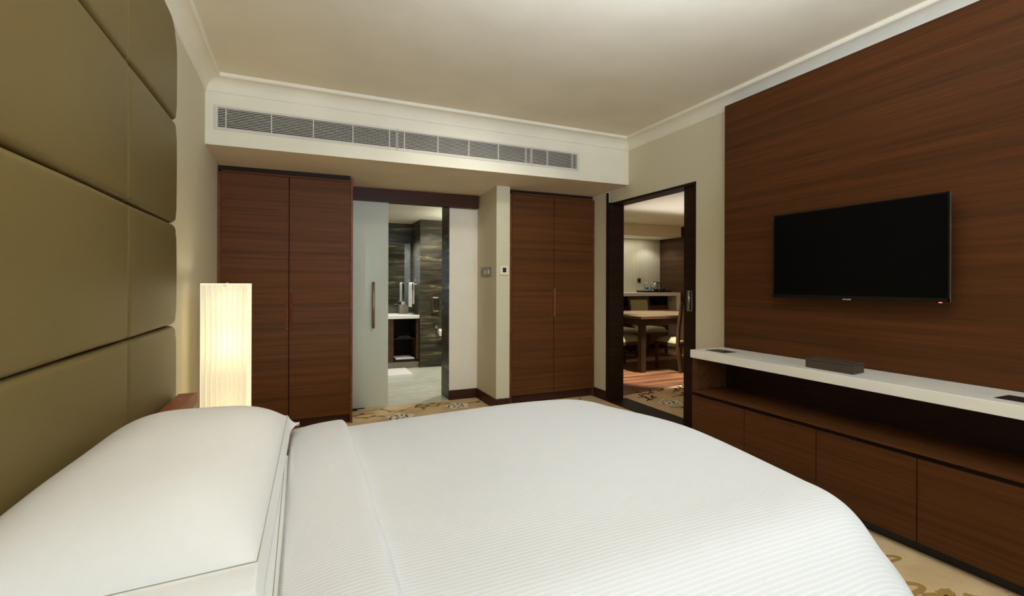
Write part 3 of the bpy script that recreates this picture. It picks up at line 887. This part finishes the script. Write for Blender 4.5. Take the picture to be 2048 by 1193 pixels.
# ------------------------------------------------------------------ bathroom things
VY = 6.79
t = thing('vanity', 'dark bathroom vanity cabinet with open niche below white counter', 'vanity', (1.0, VY, 0))
BX('body', 'wood_dark', t, (.3, 1.556, 7.28, 7.334, .095, .70), (.3, 1.19, VY + .02, 7.33, .095, .70), (1.20, 1.556, VY, 7.3, .095, .118), (1.20, 1.556, VY, 7.3, .690, .702), bevel=.002)
BX('door', 'wood_brown', t, (.75, 1.196, VY, VY + .02, .09, .700))
BX('door', 'wood_brown', t, (.3, .745, VY, VY + .02, .09, .700))
BX('stile', 'wood_brown', t, (1.516, 1.558, VY, 7.3, .09, .700))
BX('shelf', 'wood_dark', t, (1.19, 1.52, VY + .04, 7.3, .405, .420))
BX('plinth', 'toe_stone', t, (.3, 1.558, VY + .01, 7.3, 0, .09))
vcount = tag(BX('countertop', 'stone_top', None, (.3, 1.560, VY - .02, 7.334, .703, .750), bevel=.003), 'white stone counter on the bathroom vanity', 'countertop')
BX('backsplash', 'travertine', vcount, (.3, 1.560, 7.315, 7.334, .75, .86), bevel=.001)
tag(BX('bath_scale', 'stone_top', None, (1.23, 1.50, VY + .03, 7.12, .1185, .140), bevel=.006), 'flat white bathroom scale at the bottom of the vanity niche', 'scale')
g = G(); g.box(1.26, 1.46, VY + .07, 7.1, .4205, .436); g.box(1.28, 1.44, VY + .1, 7.05, .436, .447)
tag(g.obj('folded_cloth', 'rubber', None, bevel=.004), 'dark folded bag lying on the niche shelf', 'bag')
t = thing('mirror', 'large rectangular wall mirror above the vanity counter', 'mirror', (.9, 7.334, .88))
BX('mirror_glass', 'mirror', t, (.3, 1.539, 7.318, 7.322, .88, 1.810), bevel=0)
BX('mirror_back', 'metal', t, (.3, 1.541, 7.322, 7.334, .878, 1.812), bevel=0)
t = thing('tissue_box', 'brown cube tissue box on the white vanity counter', 'tissue box', (1.40, 7.16, .75))
BX('cover', 'toe_stone', t, (1.338, 1.466, 7.09, 7.22, .7505, .880), bevel=.003)
g = G()
g.grid(6, 6, lambda u, v: (1.402 + (u - .5) * (.07 - .05 * v) + .008 * math.sin(u * 9), 7.155 + .012 * math.sin(u * 12 + v * 3), .878 + v * (.05 + .015 * math.sin(u * 7))))
o = g.obj('tissue', 'paper_white', t, smooth=True); md = o.modifiers.new('s', 'SOLIDIFY'); md.thickness = .002
t = thing('towel_rail', 'chrome towel rail on the travertine wall above the vanity', 'towel rail', (1.55, 7.1, 1.19))
g = G(); g.tube([(1.482, 6.80, 1.195), (1.482, 7.29, 1.195)], .008, 10); g.obj('bar', 'chrome', t, smooth=True)
for y in (6.83, 7.26):
    g = G(); g.tube([(1.482, y, 1.195), (1.560, y, 1.195)], .007, 8); g.tube([(1.553, y, 1.195), (1.561, y, 1.195)], .018, 12); g.obj('bracket', 'chrome', t, smooth=True)
g = G()


def towel(u, v):
    # over the bar: front fall, over, back fall
    s = u
    if s < .45: z = .86 + (1.205 - .86) * s / .45; x = 1.470
    elif s < .55: a = (s - .45) / .1 * PI; z = 1.205 + .006 * math.sin(a); x = 1.482 - .012 * math.cos(a)
    else: z = 1.205 - (s - .55) / .45 * .30; x = 1.494
    return (x + .004 * math.sin(v * 18) * min(1, (1.21 - z) * 6), 6.87 + v * .20, z)


g.grid(30, 14, towel)
o = g.obj('hand_towel', 'terry', None, smooth=True); md = o.modifiers.new('s', 'SOLIDIFY'); md.thickness = .007; md.offset = 1
tag(o, 'white hand towel hanging over the chrome rail', 'towel')
t = thing('wall_dispenser', 'rounded chrome dispenser on the dark travertine wall', 'dispenser', (1.775, 6.756, .9))
BX('body', 'steel_plate', t, (1.727, 1.826, 6.70, 6.748, .79, 1.012), bevel=.022, seg=4)
BX('cover', 'chrome', t, (1.742, 1.826, 6.675, 6.712, .80, 1.005), bevel=.018, seg=4)
BX('back_plate', 'steel_plate', t, (1.717, 1.80, 6.745, 6.756, .775, 1.0), bevel=.002)
t = thing('paper_holder', 'chrome toilet paper holder on the dark travertine wall', 'paper holder', (1.80, 6.756, .56))
g = G(); g.tube([(1.80, 6.755, .575), (1.80, 6.69, .575)], .009, 10); g.tube([(1.80, 6.755, .575), (1.80, 6.748, .575)], .022, 12); g.obj('post', 'chrome', t, smooth=True)
g = G(); g.tube([(1.79, 6.69, .568), (1.80, 6.69, .515), (1.94, 6.69, .513)], .006, 8); g.obj('arm', 'chrome', t, smooth=True)
t = thing('toilet_roll', 'white toilet roll with folded end hanging on its holder', 'toilet roll', (1.86, 6.69, .5))
g = G(); g.tube([(1.815, 6.69, .505), (1.925, 6.69, .505)], .045, 20); g.obj('roll', 'paper_white', t, smooth=False)
BX('paper_end', 'paper_white', t, (1.817, 1.923, 6.643, 6.645, .452, .51), bevel=0)
tag(BX('bath_mat', 'terry', None, (.85, 1.36, 6.27, 6.78, .0005, .012), bevel=.004), 'white bath mat on the marble floor before the vanity', 'bath mat')

# ------------------------------------------------------------------ dining room things
t = thing('dining_table', 'long dark wood dining table beyond the open doorway', 'table', (5.15, 5.8, -.004))
TX0, TX1, TY0, TY1 = 4.2, 6.1, 5.17, 6.46
BX('tabletop', 'wood_table', t, (TX0, TX1, TY0, TY1, .725, .765), bevel=.003)
BX('apron', 'wood_chair', t, (TX0 + .05, TX1 - .05, TY0 + .05, TY0 + .075, .635, .725), (TX0 + .05, TX1 - .05, TY1 - .075, TY1 - .05, .635, .725), (TX0 + .05, TX0 + .075, TY0 + .05, TY1 - .05, .635, .725), (TX1 - .075, TX1 - .05, TY0 + .05, TY1 - .05, .635, .725))
for x in (TX0 + .035, TX1 - .115):
    for y in (TY0 + .035, TY1 - .115): BX('leg', 'wood_chair', t, (x, x + .08, y, y + .08, -.004, .725), bevel=.003)


def make_chair():
    t = thing('dining_chair', '', 'chair', (0, 0, 0), 'dining chairs around the table')
    W = .235
    g = G()
    g.grid(10, 10, lambda u, v: (-W + .01 + u * (2 * W - .02), -.20 + v * .44, .405 + .065 * (1 - abs(2 * u - 1) ** 6) ** .4 * (1 - abs(2 * v - 1) ** 6) ** .4))
    bnd = [e for e in g.bm.edges if e.is_boundary]; r = bmesh.ops.extrude_edge_only(g.bm, edges=bnd)
    for v in r['geom']:
        if isinstance(v, bmesh.types.BMVert): v.co.z = .385
    g.obj('seat', 'chair_fabric', t, smooth=True)
    BX('seat_rail', 'wood_chair', t, (-W, W, -.21, -.185, .345, .39), (-W, W, .21, .235, .345, .39), (-W, -W + .025, -.2, .22, .345, .39), (W - .025, W, -.2, .22, .345, .39), bevel=.002)

    def bar(pts, w):
        g = G()
        for (p, q) in zip(pts[:-1], pts[1:]):
            (x0, y0, z0, d0), (x1, y1, z1, d1) = p, q
            g.hexa([(x0 - w, y0 - d0, z0), (x0 + w, y0 - d0, z0), (x0 + w, y0 + d0, z0), (x0 - w, y0 + d0, z0),
                    (x1 - w, y1 - d1, z1), (x1 + w, y1 - d1, z1), (x1 + w, y1 + d1, z1), (x1 - w, y1 + d1, z1)])
        return g
    for s in (-1, 1):
        bar([(s * (W - .02), -.26, 0, .014), (s * (W - .02), -.235, .16, .018), (s * (W - .02), -.21, .36, .024), (s * (W - .02), -.225, .60, .022), (s * (W - .02), -.285, .97, .016)], .018).obj('rear_leg', 'wood_chair', t, bevel=.002)
        bar([(s * (W - .022), .205, 0, .014), (s * (W - .022), .21, .36, .022)], .02).obj('front_leg', 'wood_chair', t, bevel=.002)
    bar([(0, -.281, .925, .014), (0, -.287, .972, .014)], W - .03).obj('top_rail', 'wood_chair', t, bevel=.002)
    g = G()
    g.hexa([(-W + .042, -.235, .44), (W - .042, -.235, .44), (W - .042, -.19, .44), (-W + .042, -.19, .44),
            (-W + .042, -.30, .925), (W - .042, -.30, .925), (W - .042, -.262, .925), (-W + .042, -.262, .925)])
    g.obj('backrest', 'chair_fabric', t, bevel=.012, seg=3)
    return t


c0 = make_chair(); GR = 'dining chairs around the table'
c0.location = (4.93, 5.245, -.004); c0['label'] = 'dining chair at the near table end, its beige back partly behind the sliding door'
dup(c0, (4.30, 5.72, -.004), -PI / 2, 'dining chair pushed under the left table end, cut off by the door frame', GR)
dup(c0, (5.60, 6.69, -.004), PI, 'dining chair behind the table, its whole beige backrest visible below the sideboard', GR)
dup(c0, (4.98, 6.69, -.004), PI, 'dining chair behind the table, leftmost, its backrest cut by the door frame', GR)

t = thing('sideboard', 'dark wood sideboard under a white slab in the dining niche', 'sideboard', (5.3, 7.4, 0))
BX('body', 'wood_chair', t, (3.6, 6.50, 7.22, 7.61, .06, .90), bevel=.002)
BX('shelf_gap', 'black', t, (3.62, 6.48, 7.20, 7.225, .80, .97), bevel=0)
for k in range(5): BX('door', 'wood_x', t, (3.6 + k * .58 + .003, 4.18 + k * .58 - .003, 7.195, 7.215, .08, .80), bevel=.001)
BX('plinth', 'black', t, (3.6, 6.5, 7.25, 7.6, 0, .06), bevel=0)
BX('top_support', 'wood_dark', t, (3.6, 6.5, 7.25, 7.6, .90, .975), bevel=0)
tag(BX('countertop', 'stone_top', None, (3.5, 6.62, 7.0, 7.615, .985, 1.045), (6.52, 6.62, 7.0, 7.615, 0, .985), bevel=.002), 'white waterfall slab over the dining room sideboard', 'countertop')
Z0 = 1.0455
t = thing('tray', 'dark flat serving tray on the white sideboard slab', 'tray', (6.2, 7.3, Z0))
BX('base', 'wood_dark', t, (5.85, 6.45, 7.18, 7.46, Z0, Z0 + .012), bevel=.001)
BX('rim', 'wood_dark', t, (5.85, 6.45, 7.17, 7.185, Z0, Z0 + .035), (5.85, 6.45, 7.455, 7.47, Z0, Z0 + .035), (5.845, 5.86, 7.17, 7.47, Z0, Z0 + .035), (6.44, 6.455, 7.17, 7.47, Z0, Z0 + .035))
zt = Z0 + .0125
bt = thing('water_bottle', 'clear water bottle on the tray, leftmost of three', 'bottle', (5.92, 7.30, zt), 'water bottles on the tray')
g = G(); g.lathe([(.028, zt), (.031, zt + .01), (.031, zt + .11), (.026, zt + .13), (.013, zt + .155), (.012, zt + .17)], 5.92, 7.30, 16); g.obj('bottle_body', 'glass', bt, smooth=True)
g = G(); g.lathe([(.0135, zt + .165), (.0135, zt + .187)], 5.92, 7.30, 12); g.obj('cap', 'white', bt)
g = G(); g.lathe([(.0316, zt + .045), (.0316, zt + .085)], 5.92, 7.30, 16); g.obj('paper_label', 'bottle_label', bt)
dup(bt, (5.99, 7.33, zt), 0, 'clear water bottle on the tray, middle of three', 'water bottles on the tray')
dup(bt, (6.05, 7.27, zt), 0, 'clear water bottle on the tray, nearest the kettle', 'water bottles on the tray')
t = thing('kettle', 'small brushed steel electric kettle with black handle on the tray', 'kettle', (6.19, 7.33, zt))
g = G(); g.lathe([(.060, zt), (.062, zt + .02), (.055, zt + .12), (.046, zt + .17), (.040, zt + .178)], 6.19, 7.33, 24); g.obj('body', 'metal', t, smooth=True)
g = G(); g.lathe([(.042, zt + .176), (.038, zt + .188), (.010, zt + .194), (.010, zt + .205)], 6.19, 7.33, 20); g.obj('lid', 'rubber', t, smooth=True)
g = G(); g.tube([(6.235, 7.32, zt + .175), (6.275, 7.30, zt + .17), (6.288, 7.295, zt + .12), (6.280, 7.30, zt + .04), (6.265, 7.305, zt + .02)], .011, 8); g.obj('handle', 'rubber', t, smooth=True)
g = G(); g.box(6.10, 6.16, 7.20, 7.26, zt, zt + .055)
tag(g.obj('sachet_box', 'wood_base', None, bevel=.003), 'small brown sachet box before the steel kettle', 'box')
for k, (x, y) in enumerate(((6.30, 7.24), (6.375, 7.33))):
    t = thing('coffee_cup', 'black cup on the tray, ' + ('next to the kettle handle' if k == 0 else 'furthest from the kettle'), 'cup', (x, y, zt), 'black cups on the tray')
    g = G(); g.lathe([(.022, zt), (.032, zt + .02), (.036, zt + .06), (.033, zt + .06), (.020, zt + .012)], x, y, 18); g.obj('bowl', 'bezel', t, smooth=True)
    g = G(); g.tube([(x + .034, y, zt + .05), (x + .052, y, zt + .045), (x + .050, y, zt + .022), (x + .031, y, zt + .018)], .004, 6); g.obj('handle', 'bezel', t, smooth=True)
t = thing('wall_socket', 'small grey wall socket above the sideboard', 'socket', (6.12, 7.62, 1.25))
BX('plate', 'steel_plate', t, (6.09, 6.175, 7.611, 7.62, 1.235, 1.325), bevel=.002)
BX('insert', 'bezel', t, (6.106, 6.159, 7.609, 7.612, 1.253, 1.307), bevel=.001)
t = thing('ceiling_diffuser', 'white slotted air diffuser in the dining room ceiling', 'air vent', (4.3, 3.95, 2.3))
BX('frame', 'white', t, (3.9, 4.9, 3.86, 3.88, 2.288, 2.30), (3.9, 4.9, 4.02, 4.04, 2.288, 2.30), bevel=.001)
for k in range(3): BX('slat', 'white', t, (3.9, 4.9, 3.90 + k * .04, 3.915 + k * .04, 2.290, 2.30), bevel=0)

for o in bpy.data.objects:
    if o.parent is None and o.name.split('.')[0] in ('tray', 'water_bottle', 'kettle', 'sachet_box', 'coffee_cup'): o.location.x += .11

# ------------------------------------------------------------------ woven flower pattern of the carpet, laid 1.5 mm proud as cut pile
def ribbon(g, pts, w0, w1, z=.0015):
    n = len(pts)
    prev = None
    for i, (x, y) in enumerate(pts):
        a = pts[max(0, i - 1)]; b = pts[min(n - 1, i + 1)]
        dx, dy = b[0] - a[0], b[1] - a[1]; L = math.hypot(dx, dy) or 1
        k = i / (n - 1); wd = w0 + (w1 - w0) * k
        p = (g.bm.verts.new((x - dy / L * wd, y + dx / L * wd, z)), g.bm.verts.new((x + dy / L * wd, y - dx / L * wd, z)))
        if prev: g.bm.faces.new((prev[0], prev[1], p[1], p[0]))
        prev = p


def leaf(g, x, y, ang, L, W, z=.002, notch=0):
    pts = []
    n = 8
    for i in range(n + 1):
        k = i / n; wd = W * math.sin(PI * k ** .8) * (1 + notch * math.sin(k * 20)); pts.append((k * L, wd))
    ring = pts + [(a, -b) for a, b in pts[-2:0:-1]]
    c, s = math.cos(ang), math.sin(ang)
    g.bm.faces.new([g.bm.verts.new((x + a * c - b * s, y + a * s + b * c, z)) for a, b in ring])


def curve(x, y, ang, L, bend, n=12):
    pts = []
    for i in range(n + 1):
        pts.append((x, y)); x += math.cos(ang) * L / n; y += math.sin(ang) * L / n; ang += bend / n
    return pts


cb, co, cc = G(), G(), G()


def ring_petal(g, x, y, r, n=14, z=.0018, ax=1.0):
    pts = [(x + ax * (r * (1 + .16 * math.sin(5 * a))) * math.cos(a), y + (r * (1 + .16 * math.sin(5 * a))) * math.sin(a)) for a in [2 * PI * i / 40 for i in range(40)]]
    g.bm.faces.new([g.bm.verts.new((px, py, z)) for px, py in pts])


def flower(x, y, r, ax=1.0, dark=True):
    ring_petal(cc, x, y, r, ax=ax)
    for k in range(9):
        a = 2 * PI * k / 9 + .3; q = r * (.58 + .12 * math.sin(k * 2.1))
        leaf(cb, x + ax * q * math.cos(a) - .012, y + q * math.sin(a), a + 1.2, r * .34, r * .10, .003)
    for k in range(5):
        a = 2 * PI * k / 5; leaf(cb, x + ax * r * .2 * math.cos(a), y + r * .2 * math.sin(a), a, r * .3, r * .07, .003)


def sprig(x, y, ang, L, bend=.8, leaves=4, gL=co, gS=cb, size=.07):
    pts = curve(x, y, ang, L, bend); ribbon(gS, pts, .006, .003)
    for k in range(leaves):
        i = int((k + 1) / leaves * (len(pts) - 1)); px, py = pts[i]; s = 1 if k % 2 else -1
        leaf(gL, px, py, ang + bend * i / 12 + s * .7, size, size * .22, .0022, .15)


flower(.83, 4.315, .115, 1.0)
flower(1.415, 4.50, .10, 1.1)
sprig(.70, 4.66, -1.0, .20, .5, 2); sprig(.62, 4.55, 3.4, .28, -.5, 4); sprig(1.02, 4.62, -.4, .30, .9, 5); sprig(1.30, 4.66, 3.0, .25, .4, 4)
sprig(1.53, 4.55, .2, .26, .4, 3, cb); sprig(1.05, 4.68, -1.6, .14, .6, 3); sprig(.45, 4.45, -.3, .2, .4, 3)
# right of the bed foot
flower(2.55, 3.75, .13); sprig(2.3, 3.9, 2.0, .35, .7, 4, cb); sprig(2.62, 3.2, .9, .34, -.7, 4); sprig(2.5, 3.3, -.6, .3, .6, 3, cb)
sprig(1.9, 3.9, .2, .4, .6, 5); sprig(2.3, 4.15, .1, .4, .4, 4)
# strip beyond the doorway
flower(3.44, 3.78, .11)
for (x, y, a, L, b, gl) in ((3.24, 4.05, .3, .28, .9, cb), (3.45, 4.12, 1.0, .35, -1.2, cb), (3.62, 3.95, .2, .45, .3, cb), (3.78, 4.10, .8, .35, -.8, cb), (3.30, 3.62, -.2, .4, -.4, cb), (3.5, 3.5, .2, .45, .3, cb), (3.25, 3.9, .9, .22, -.6, cb), (3.9, 4.2, .4, .3, .3, cb), (3.7, 3.7, .7, .4, -.5, cb)):
    sprig(x, y, a, L, b, 4, gl, cb, .085)
# near strip beside the console


def loop_leaf(g, x, y, ang, L, W, wd):
    pts = []
    c, s = math.cos(ang), math.sin(ang)
    for i in range(25):
        k = i / 24; a = 2 * PI * k
        lx = L * (.5 - .5 * math.cos(a)); ly = W * math.sin(a) * (1 - .35 * lx / L)
        pts.append((x + lx * c - ly * s, y + lx * s + ly * c))
    ribbon(g, pts, wd, wd * .8, .002)


loop_leaf(co, 2.16, 1.36, .35, .17, .035, .011); loop_leaf(co, 2.20, 1.28, -.25, .22, .030, .009)
leaf(co, 2.12, 1.30, -.2, .18, .025); leaf(co, 2.05, 1.18, .1, .13, .03)
ribbon(cb, curve(2.00, 1.12, -.35, .30, -.3), .009, .006); loop_leaf(co, 2.10, 1.115, -.25, .17, .04, .013)
ribbon(cb, curve(1.98, 1.02, -.4, .40, .1), .010, .006)
for (x, y, a, L) in ((2.16, 1.01, -.1, .13), (2.20, 1.0, -.7, .16), (2.25, .99, .3, .1), (2.28, .96, -.5, .17), (2.1, .98, -1.2, .15), (2.34, .9, -.2, .14), (2.2, .86, .2, .2)):
    leaf(co, x, y, a, L, L * .30, .0025, .2)
for i in range(26):
    x = random.uniform(1.7, 2.45); y = random.uniform(-1.8, .75); sprig(x, y, random.uniform(0, 6.3), .35, random.uniform(-1, 1), 5, random.choice((co, cb)))
for i in range(10):
    flower(random.uniform(1.8, 2.4), -1.8 + .27 * i, random.uniform(.08, .13))
for gg, nm, mt in ((cc, 'ivory_petal_pattern', 'car_cream'), (co, 'olive_leaf_pattern', 'car_olive'), (cb, 'brown_stem_pattern', 'car_brown')):
    o = gg.obj(nm, mt, floor); o['kind'] = 'stuff'
    md = o.modifiers.new('s', 'SOLIDIFY'); md.thickness = .0012; md.offset = -1
